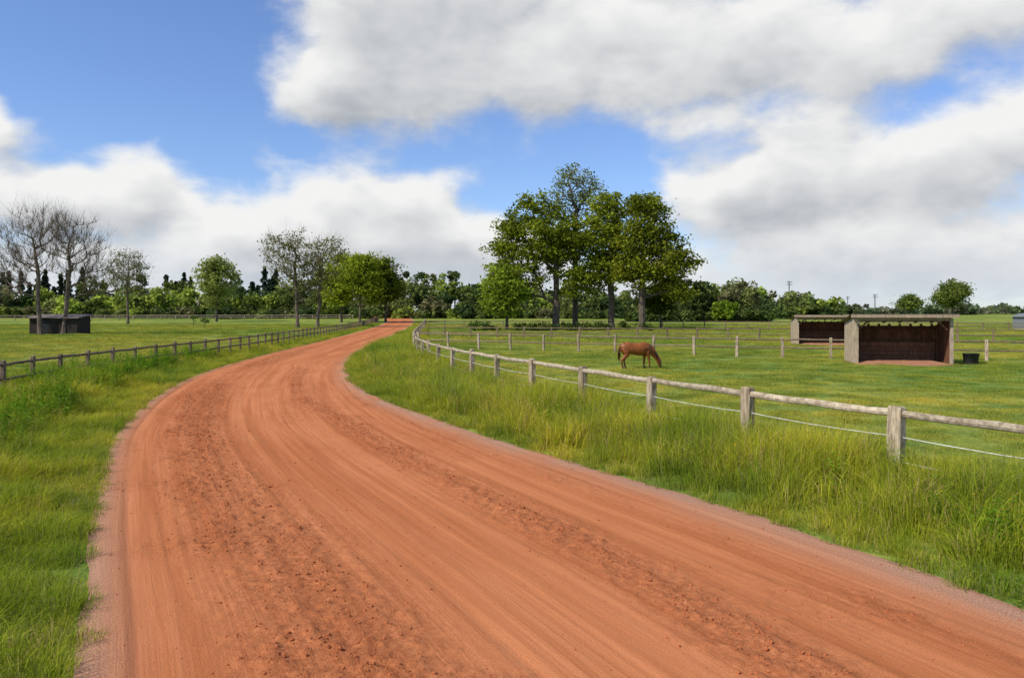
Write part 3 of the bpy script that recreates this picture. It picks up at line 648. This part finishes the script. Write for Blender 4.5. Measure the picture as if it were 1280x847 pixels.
# ------------------------------------------------------------------ shelters
def shelter(name, x, y, rot, w, depth, h):
    mb = MB(); hb = h - .35
    def W(p):
        c, s = math.cos(rot), math.sin(rot); return (x + p[0] * c - p[1] * s, y + p[0] * s + p[1] * c, p[2])
    def bx(c, sz, mat=0, col=(1, 1, 1)): box(mb, W(c), sz, rot, mat, col)
    roofz = lambda d: h - .35 * d / depth
    for sx in (-1, 1):
        k = 16; dw = (depth - .2) / k
        for i in range(k):
            d = .16 + dw * (i + .5); t = rng.uniform(.8, 1.15); hh = roofz(d) - .1
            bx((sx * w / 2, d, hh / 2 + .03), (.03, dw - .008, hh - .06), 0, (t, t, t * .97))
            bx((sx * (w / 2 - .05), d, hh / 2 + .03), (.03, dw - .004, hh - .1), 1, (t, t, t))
    k = 34; dw = (w - .2) / k
    for i in range(k):
        px = -w / 2 + .1 + dw * (i + .5); t = rng.uniform(.7, 1.2)
        top = hb - rng.uniform(.22, .26) if i % 4 else hb - .12
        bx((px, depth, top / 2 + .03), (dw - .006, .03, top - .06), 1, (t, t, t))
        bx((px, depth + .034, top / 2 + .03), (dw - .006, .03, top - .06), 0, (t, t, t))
    for zz in (.5, 1.25, 1.9): bx((0, depth - .05, zz), (w - .25, .06, .12), 1, (.7, .7, .7))
    for zz in (.25, .5, .75, 1.0):
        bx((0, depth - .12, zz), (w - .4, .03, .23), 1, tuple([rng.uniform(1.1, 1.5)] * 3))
    bx((-w / 2 + .09, .05, h / 2 - .08), (.26, .2, h - .16), 0, (1.1, 1.1, 1.05)); bx((w / 2 - .04, .05, h / 2 - .08), (.15, .16, h - .16), 0)
    bx((-w / 2 + .08, depth - .1, hb / 2 - .08), (.14, .14, hb - .2), 1); bx((w / 2 - .08, depth - .1, hb / 2 - .08), (.14, .14, hb - .2), 1)
    bx((0.06, .05, h - .19), (w - .34, .12, .18), 0, (.9, .88, .85))
    for sx in (-1, 1):
        p = np.array([W((sx * (w / 2 - .25), .05, h - .75)), W((sx * (w / 2 - .75), .05, h - .27))]); tube(mb, p, .05, None, 6, 1)
    for i in range(6):
        px = -w / 2 + .4 + (w - .8) * i / 5
        tube(mb, [W((px, -.1, h - .06)), W((px, depth - .02, hb - .06))], .045, .035, 4, 1)
    nseg = 60; xs_ = np.linspace(-w / 2 - .22, w / 2 + .22, nseg); zz = .018 * np.cos(xs_ * 2 * math.pi / .16)
    V = []
    for off in (0, .03):
        for d, zr in ((-.35, h + .04), (depth + .25, hb - .02)):
            V += [W((a_, d, zr + off + b_)) for a_, b_ in zip(xs_, zz)]
    n_ = nseg; Fq = []
    for i in range(n_ - 1):
        Fq += [[i, i + n_, i + n_ + 1, i + 1], [2 * n_ + i, 2 * n_ + i + 1, 3 * n_ + i + 1, 3 * n_ + i], [i, i + 1, 2 * n_ + i + 1, 2 * n_ + i], [n_ + i, 3 * n_ + i, 3 * n_ + i + 1, n_ + i + 1]]
    mb.add(V, np.array(Fq), 2)
    bx((0, -.37, h - .04), (w + .42, .03, .15), 0, (.95, .9, .85))
    gx = np.linspace(-w / 2 - .1, w / 2 + .1, 24); gy = np.linspace(-1.0, depth - .2, 16); G = []
    for b in gy:
        for a_ in gx:
            e = min((w / 2 + .1 - abs(a_)) / .8, (b + 1.0) / .9, 1); G.append(W((a_, b, .006 + max(0, e) * (.10 + .10 * float(fbm(np.array(a_ * 2.1), np.array(b * 2.1), 4))))))
    ii = (np.arange(15)[:, None] * 24 + np.arange(23)[None]).ravel(); mb.add(G, np.c_[ii, ii + 1, ii + 25, ii + 24], 3)
    return mb.build(name, [PLANKG, PLANKB, ROOF, SAND])
shelter('horse_shelter', 20.9, 42.6, -.20, 4.9, 2.4, 2.62)
shelter('horse_shelter', 26.6, 67.5, -.20, 4.8, 3.0, 2.5)
mb = MB(); hx, hy = -57.5, 101.5
for i in range(24):
    t = rng.uniform(.7, 1.1); box(mb, (hx - 2.9 + i * .25, hy - 1.6, 1.0), (.24, .05, 2.0), 0, 0, (t, t, t))
for i in range(12):
    for sx in (-1, 1): box(mb, (hx + sx * 3.0, hy - 1.45 + i * .25, 1.05), (.05, .24, 2.1), 0, 0)
box(mb, (hx - .025, hy + 1.5, 1.1), (5.9, .05, 2.2), 0, 0)
box(mb, (hx - 1.2, hy - 1.64, .9), (1.3, .03, 1.8), 0, 1)
V = [(hx - 3.3, hy - 2, 2.02), (hx + 3.3, hy - 2, 2.02), (hx + 3.3, hy + 1.9, 2.42), (hx - 3.3, hy + 1.9, 2.42)]
V += [(a_, b_, c_ + .1) for a_, b_, c_ in V]; mb.add(V, BOXF, 2)
mb.build('field_hut', [mat_wood('tarred_planks', (0.055, 0.042, 0.033), (0.02, 0.016, 0.013)), BLACKP, plain('hut_roof', (.17, .135, .11), .8)])
mb = MB(); bx_, by_ = 85.2, 128
box(mb, (bx_, by_, 1.0), (7, 4, 2.1)); V = [(bx_ - 3.8, by_ - 2.3, 2.02), (bx_ + 3.8, by_ - 2.3, 2.02), (bx_ + 3.8, by_, 2.6), (bx_ - 3.8, by_, 2.6), (bx_ + 3.8, by_ + 2.3, 2.02), (bx_ - 3.8, by_ + 2.3, 2.02)]
mb.add(V, [np.array([[0, 1, 2, 3], [3, 2, 4, 5]]), np.array([[0, 3, 5], [1, 4, 2]])], 1); box(mb, (bx_ - 1.5, by_ - 2.02, .95), (2, .03, 1.8), 0, 2)
mb.build('farm_shed', [GREYP, plain('grey_roof', (.2, .21, .23)), BLACKP])
mb = MB(); n_ = 20; prof = [(.34, 0), (.42, .55), (.45, .56), (.45, .6), (.39, .6), (.36, .45), (.0, .45)]
a_ = np.arange(n_) * 2 * math.pi / n_; V = np.vstack([np.c_[24.55 + r_ * np.cos(a_), 42.6 + r_ * np.sin(a_) * .8, np.full(n_, z_)] for r_, z_ in prof])
Fq = [[k * n_ + j, k * n_ + (j + 1) % n_, (k + 1) * n_ + (j + 1) % n_, (k + 1) * n_ + j] for k in range(6) for j in range(n_)]
mb.add(V, np.array(Fq)); mb.build('water_trough', [BLACKP], True)
for (x, y, h) in ((174, 500, 20.5), (262, 575, 14), (295, 700, 15)):
    mb = MB(); z0 = 1.7; tube(mb, [(x, y, z0), (x, y, z0 + h)], [.5, .35], None, 8)
    for dz in (.6, 2.2): box(mb, (x, y - .5, z0 + h - dz), (3.4, .2, .28)); [tube(mb, [(x + o, y - .5, z0 + h - dz + .1), (x + o, y - .5, z0 + h - dz + .7)], .11, None, 6) for o in (-1.5, -.7, .7, 1.5)]
    mb.build('utility_pole', [GREYP])

# ------------------------------------------------------------------ horse
hx, hy = 6.15, 39.2
root = bpy.data.objects.new('horse', None); scene.collection.objects.link(root); root.location = (hx, hy, 0.02); root.rotation_euler = (0, 0, .12)
m, nt, out = newmat('chestnut_coat')
tc = N(nt, 'ShaderNodeTexCoord').outputs['Object']; sp = N(nt, 'ShaderNodeSeparateXYZ'); nt.links.new(tc, sp.inputs[0])
c = mixc(nt, ramp(nt, noise(nt, tc, 4, 4), .3, .7), (0.17, 0.050, 0.012), (0.28, 0.086, 0.019))
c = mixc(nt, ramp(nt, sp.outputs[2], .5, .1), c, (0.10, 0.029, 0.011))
bsdf(nt, out, c, .5, noise(nt, tc, 60, 2), .1, .003, .3); COAT = m
HAIR = plain('horse_hair', (.08, .024, .010), .6, 20); HOOF = plain('hoof_horn', (.05, .04, .033), .5)
def lo(mb, rows, yo=0, sides=14):
    rows = np.array(rows, float); yy = rows[:, 4] if rows.shape[1] > 4 else np.full(len(rows), yo)
    P = np.c_[rows[:, 0], yy, rows[:, 1]]
    tube(mb, P, rows[:, 2], rows[:, 3], sides, 0, (1, 1, 1), lat=(0, 1, 0))
mb = MB()
lo(mb, [(-.86, 1.0, .06, .05), (-.81, 1.0, .18, .15), (-.69, 1.02, .27, .23), (-.5, 1.03, .295, .28), (-.25, .99, .29, .29), (0, .955, .31, .31), (.22, .96, .33, .30), (.42, .99, .325, .25), (.56, .98, .27, .20), (.66, .95, .17, .13), (.70, .94, .06, .05)])
lo(mb, [(.36, 1.08, .21, .12), (.52, 1.03, .245, .13), (.68, .92, .225, .115), (.82, .78, .18, .095), (.94, .63, .145, .08), (1.04, .50, .12, .07), (1.10, .43, .09, .06)])
lo(mb, [(1.03, .56, .05, .04), (1.06, .50, .10, .07), (1.10, .41, .125, .082), (1.13, .31, .115, .075), (1.155, .21, .085, .06), (1.175, .12, .068, .052), (1.185, .07, .06, .05), (1.19, .04, .035, .035)])
for yo, dx, front in ((-.14, .10, 1), (.14, -.10, 1), (-.15, -.12, 0), (.15, .08, 0)):
    if front: lo(mb, [(.42, .98, .16, .07), (.46 + dx * .3, .80, .13, .085), (.48 + dx * .6, .62, .082, .065), (.49 + dx * .8, .46, .055, .05), (.49 + dx * .9, .38, .057, .052), (.49 + dx, .32, .045, .04), (.49 + dx, .18, .037, .034), (.49 + dx, .11, .045, .04), (.53 + dx, .06, .047, .043), (.54 + dx, .02, .055, .05)], yo)
    else: lo(mb, [(-.58, 1.0, .22, .10), (-.55, .82, .19, .12), (-.51 + dx * .3, .68, .135, .09), (-.60 + dx * .6, .54, .085, .06), (-.70 + dx, .43, .064, .048), (-.69 + dx, .36, .048, .042), (-.66 + dx, .2, .039, .036), (-.65 + dx, .12, .046, .042), (-.61 + dx, .06, .047, .043), (-.60 + dx, .02, .055, .05)], yo)
for yo in (-.05, .05):
    lo(mb, [(1.0, .56, .03, .03), (.985, .61, .028, .02), (.98, .67, .006, .006)], yo, 8)
body = mb.build('body', [COAT], True); body.parent = root
md = body.modifiers.new('r', 'REMESH'); md.mode = 'VOXEL'; md.voxel_size = .014; md.use_smooth_shade = True
md = body.modifiers.new('s', 'SMOOTH'); md.factor = .5; md.iterations = 7
mb = MB()
for k in range(46):
    o = rng.normal(0, .024, 2); l = rng.uniform(.45, .72)
    tube(mb, [(-.80, o[0] * .4, 1.15 + o[1] * .5), (-.89, o[0], 1.07), (-.91 + o[1], o[0] * 1.6, .85), (-.89 + o[1] * 1.5, o[0] * 2, 1.08 - l)], [.014, .018, .014, .004], None, 5)
t_ = mb.build('tail', [HAIR], True); t_.parent = root
mb = MB()
neck = np.array([(.42, 1.27), (.56, 1.24), (.72, 1.12), (.87, .97), (.99, .80), (1.07, .64), (1.10, .56)])
for k in range(90):
    t = rng.random() * 5.9; i = int(t); p = neck[i] + (neck[i + 1] - neck[i]) * (t - i); s_ = -1 if rng.random() < .75 else 1
    q = np.array([p[0], s_ * .01, p[1] - .03]); l = rng.uniform(.10, .2)
    tube(mb, [q, q + [-.02, s_ * .06, -.03], q + [-.05 - l * .3, s_ * (.10), -.05 - l * .7]], [.014, .016, .004], None, 4)
for k in range(10): tube(mb, [(1.05, rng.normal(0, .015), .58), (1.13, rng.normal(0, .02), .52), (1.19, rng.normal(0, .025), .40)], [.012, .012, .003], None, 4)
t_ = mb.build('mane', [HAIR], True); t_.parent = root
mb = MB()
for x_, yo in ((.64, -.14), (.44, .14), (-.72, -.15), (-.52, .15)): tube(mb, [(x_ - .02, yo, .075), (x_, yo, .03), (x_ + .015, yo, -.02)], [.046, .058, .066], [.044, .052, .06], 10, lat=(0, 1, 0))
t_ = mb.build('hooves', [HOOF], True); t_.parent = root
mb = MB()
for yo in (-.078, .078): tube(mb, [(1.115, yo - .008, .415), (1.115, yo, .415), (1.115, yo + .008, .415)], [.012, .02, .012], None, 8)
for yo in (-.04, .04): tube(mb, [(1.215, yo, .075), (1.225, yo, .078)], .01, None, 6)
t_ = mb.build('eyes_and_nostrils', [BLACKP], True); t_.parent = root

# ------------------------------------------------------------------ sun + sky
sunv = Vector((-.78, -.45, .0)).normalized(); EL = math.radians(45)
sv = Vector((sunv.x * math.cos(EL), sunv.y * math.cos(EL), math.sin(EL)))
sd = bpy.data.lights.new('sun', 'SUN'); sd.energy = 5.0; sd.angle = math.radians(.5); sd.color = (1, .93, .80)
so = bpy.data.objects.new('sun', sd); scene.collection.objects.link(so); so.rotation_euler = sv.to_track_quat('Z', 'Y').to_euler(); so.location = (0, 0, 50)

w = bpy.data.worlds.new('World'); scene.world = w; w.use_nodes = True; nt = w.node_tree; nt.nodes.clear()
out = nt.nodes.new('ShaderNodeOutputWorld')
sky = N(nt, 'ShaderNodeTexSky', sky_type='NISHITA'); sky.sun_disc = False; sky.sun_elevation = EL
sky.sun_rotation = math.atan2(sv.x, sv.y) % (2 * math.pi); sky.air_density = 1.0; sky.dust_density = .3; sky.ozone_density = 2.0
blobs = [(-13, 15.6, 5.2, 3.6, 1), (-3, 17.8, 8, 4.4, .95), (10, 17.2, 9, 4.6, .9), (22, 17.0, 8, 4.0, .85), (32, 18.5, 7, 3.6, .8), (-9, 22, 6, 4.5, .9), (8, 26, 26, 5, .9),
         (-13.5, 7.8, 4.6, 2.7, .95), (-6.5, 8.4, 4.4, 2.8, .95), (-19, 5.2, 5, 1.9, .85), (-11, 4.4, 9, 1.8, .75),
         (-25.5, 8.2, 3.8, 2.5, 1), (-31.5, 7.0, 4.6, 2.2, 1), (-33.5, 12, 2.3, 2.0, 1),
         (14, 8.0, 4.2, 2.7, .95), (20.5, 9.0, 5.3, 3.2, .95), (28, 9.0, 5.8, 3.3, .95), (33.5, 11.5, 4, 2.8, .8), (25, 4.2, 13, 2.2, .85), (14, 12.6, 5, 1.2, .4), (-28, 3.5, 9, 1.5, .4),
         (-2, 4.6, 6.5, 2.1, .9), (0, 1.0, 70, 2.5, .85)]
def density_group(name, bl, detail):
    g = bpy.data.node_groups.new(name, 'ShaderNodeTree')
    g.interface.new_socket('P', in_out='INPUT', socket_type='NodeSocketVector'); g.interface.new_socket('D', in_out='INPUT', socket_type='NodeSocketVector')
    g.interface.new_socket('Density', in_out='OUTPUT', socket_type='NodeSocketFloat')
    gi = g.nodes.new('NodeGroupInput'); go = g.nodes.new('NodeGroupOutput')
    tot = 0.0
    for (a, e, ra_, re_, am) in bl:
        s1 = N(g, 'ShaderNodeVectorMath', operation='MULTIPLY_ADD'); g.links.new(gi.outputs[0], s1.inputs[0])
        s1.inputs[1].default_value = (1 / ra_, 1 / re_, 0); s1.inputs[2].default_value = (-a / ra_, -e / re_, 0)
        dt = N(g, 'ShaderNodeVectorMath', operation='DOT_PRODUCT'); g.links.new(s1.outputs[0], dt.inputs[0]); g.links.new(s1.outputs[0], dt.inputs[1])
        tot = math_(g, 'MULTIPLY_ADD', math_(g, 'POWER', .3679, dt.outputs['Value']), am, tot)
    sx = N(g, 'ShaderNodeSeparateXYZ'); g.links.new(gi.outputs[0], sx.inputs[0])
    side = math_(g, 'MULTIPLY', ramp(g, math_(g, 'ABSOLUTE', sx.outputs[0]), 38, 52), .4)
    tot = math_(g, 'MAXIMUM', math_(g, 'MINIMUM', tot, 1.3), side)
    f1 = noise(g, vscale(g, gi.outputs[1], (1, 1, 1.7)), 9, detail, .57, .15)
    g.links.new(math_(g, 'ADD', tot, math_(g, 'MULTIPLY', math_(g, 'SUBTRACT', f1, .5), 1.3)), go.inputs[0])
    return g
G0 = density_group('cloud_density', blobs, 6); G1 = density_group('cloud_density_above', blobs, 3)
tc = N(nt, 'ShaderNodeTexCoord').outputs['Generated']
sp = N(nt, 'ShaderNodeSeparateXYZ'); nt.links.new(tc, sp.inputs[0])
az = math_(nt, 'MULTIPLY', math_(nt, 'ARCTAN2', sp.outputs[0], sp.outputs[1]), 57.2958)
el = math_(nt, 'MULTIPLY', math_(nt, 'ARCSINE', sp.outputs[2]), 57.2958)
cb_ = N(nt, 'ShaderNodeCombineXYZ'); nt.links.new(az, cb_.inputs[0]); nt.links.new(el, cb_.inputs[1])
wn = N(nt, 'ShaderNodeTexNoise'); nt.links.new(tc, wn.inputs['Vector']); wn.inputs['Scale'].default_value = 10; wn.inputs['Detail'].default_value = 2
wv = N(nt, 'ShaderNodeVectorMath', operation='MULTIPLY_ADD'); nt.links.new(wn.outputs['Color'], wv.inputs[0]); wv.inputs[1].default_value = (7, 4.4, 0); wv.inputs[2].default_value = (-3.5, -2.2, 0)
pp = N(nt, 'ShaderNodeVectorMath', operation='ADD'); nt.links.new(cb_.outputs[0], pp.inputs[0]); nt.links.new(wv.outputs[0], pp.inputs[1])
def dens(g, dp, dd):
    n = N(nt, 'ShaderNodeGroup'); n.node_tree = g
    a = N(nt, 'ShaderNodeVectorMath', operation='ADD'); nt.links.new(pp.outputs[0], a.inputs[0]); a.inputs[1].default_value = dp
    b = N(nt, 'ShaderNodeVectorMath', operation='ADD'); nt.links.new(tc, b.inputs[0]); b.inputs[1].default_value = dd
    nt.links.new(a.outputs[0], n.inputs[0]); nt.links.new(b.outputs[0], n.inputs[1]); return n.outputs[0]
d0 = dens(G0, (0, 0, 0), (0, 0, 0)); d1 = dens(G1, (-.6, 1.6, 0), (-.010, 0, .028))
cover = ramp(nt, d0, .30, .84)
lit = math_(nt, 'ADD', .77, math_(nt, 'MULTIPLY', math_(nt, 'SUBTRACT', d0, d1), .78))
thick = ramp(nt, d0, .85, 1.5)
lit = math_(nt, 'SUBTRACT', lit, math_(nt, 'MULTIPLY', thick, .29), clamp=True)
ccol = mixc(nt, lit, (0.28, 0.325, 0.395), (1.0, 1.0, 0.99))
haze = ramp(nt, el, 6, 0)
ccol = mixc(nt, math_(nt, 'MULTIPLY', haze, .55), ccol, (0.67, 0.76, 0.87))
skc = mixc(nt, 1.0, sky.outputs[0], (0.92, 1.04, 1.34), 'MULTIPLY')
b1 = N(nt, 'ShaderNodeBackground'); nt.links.new(skc, b1.inputs[0]); b1.inputs[1].default_value = .12
b2 = N(nt, 'ShaderNodeBackground'); nt.links.new(ccol, b2.inputs[0]); b2.inputs[1].default_value = .9
mx = N(nt, 'ShaderNodeMixShader'); nt.links.new(cover, mx.inputs[0]); nt.links.new(b1.outputs[0], mx.inputs[1]); nt.links.new(b2.outputs[0], mx.inputs[2])
nt.links.new(mx.outputs[0], out.inputs[0])

# ------------------------------------------------------------------ camera
cd = bpy.data.cameras.new('camera'); cam = bpy.data.objects.new('camera', cd); scene.collection.objects.link(cam)
cam.location = (0, 0, CAM_H); cam.rotation_euler = (math.radians(90), 0, 0); cd.lens = 28; cd.sensor_width = 36; cd.shift_y = -.0262
cd.clip_start = .1; cd.clip_end = 8000; scene.camera = cam
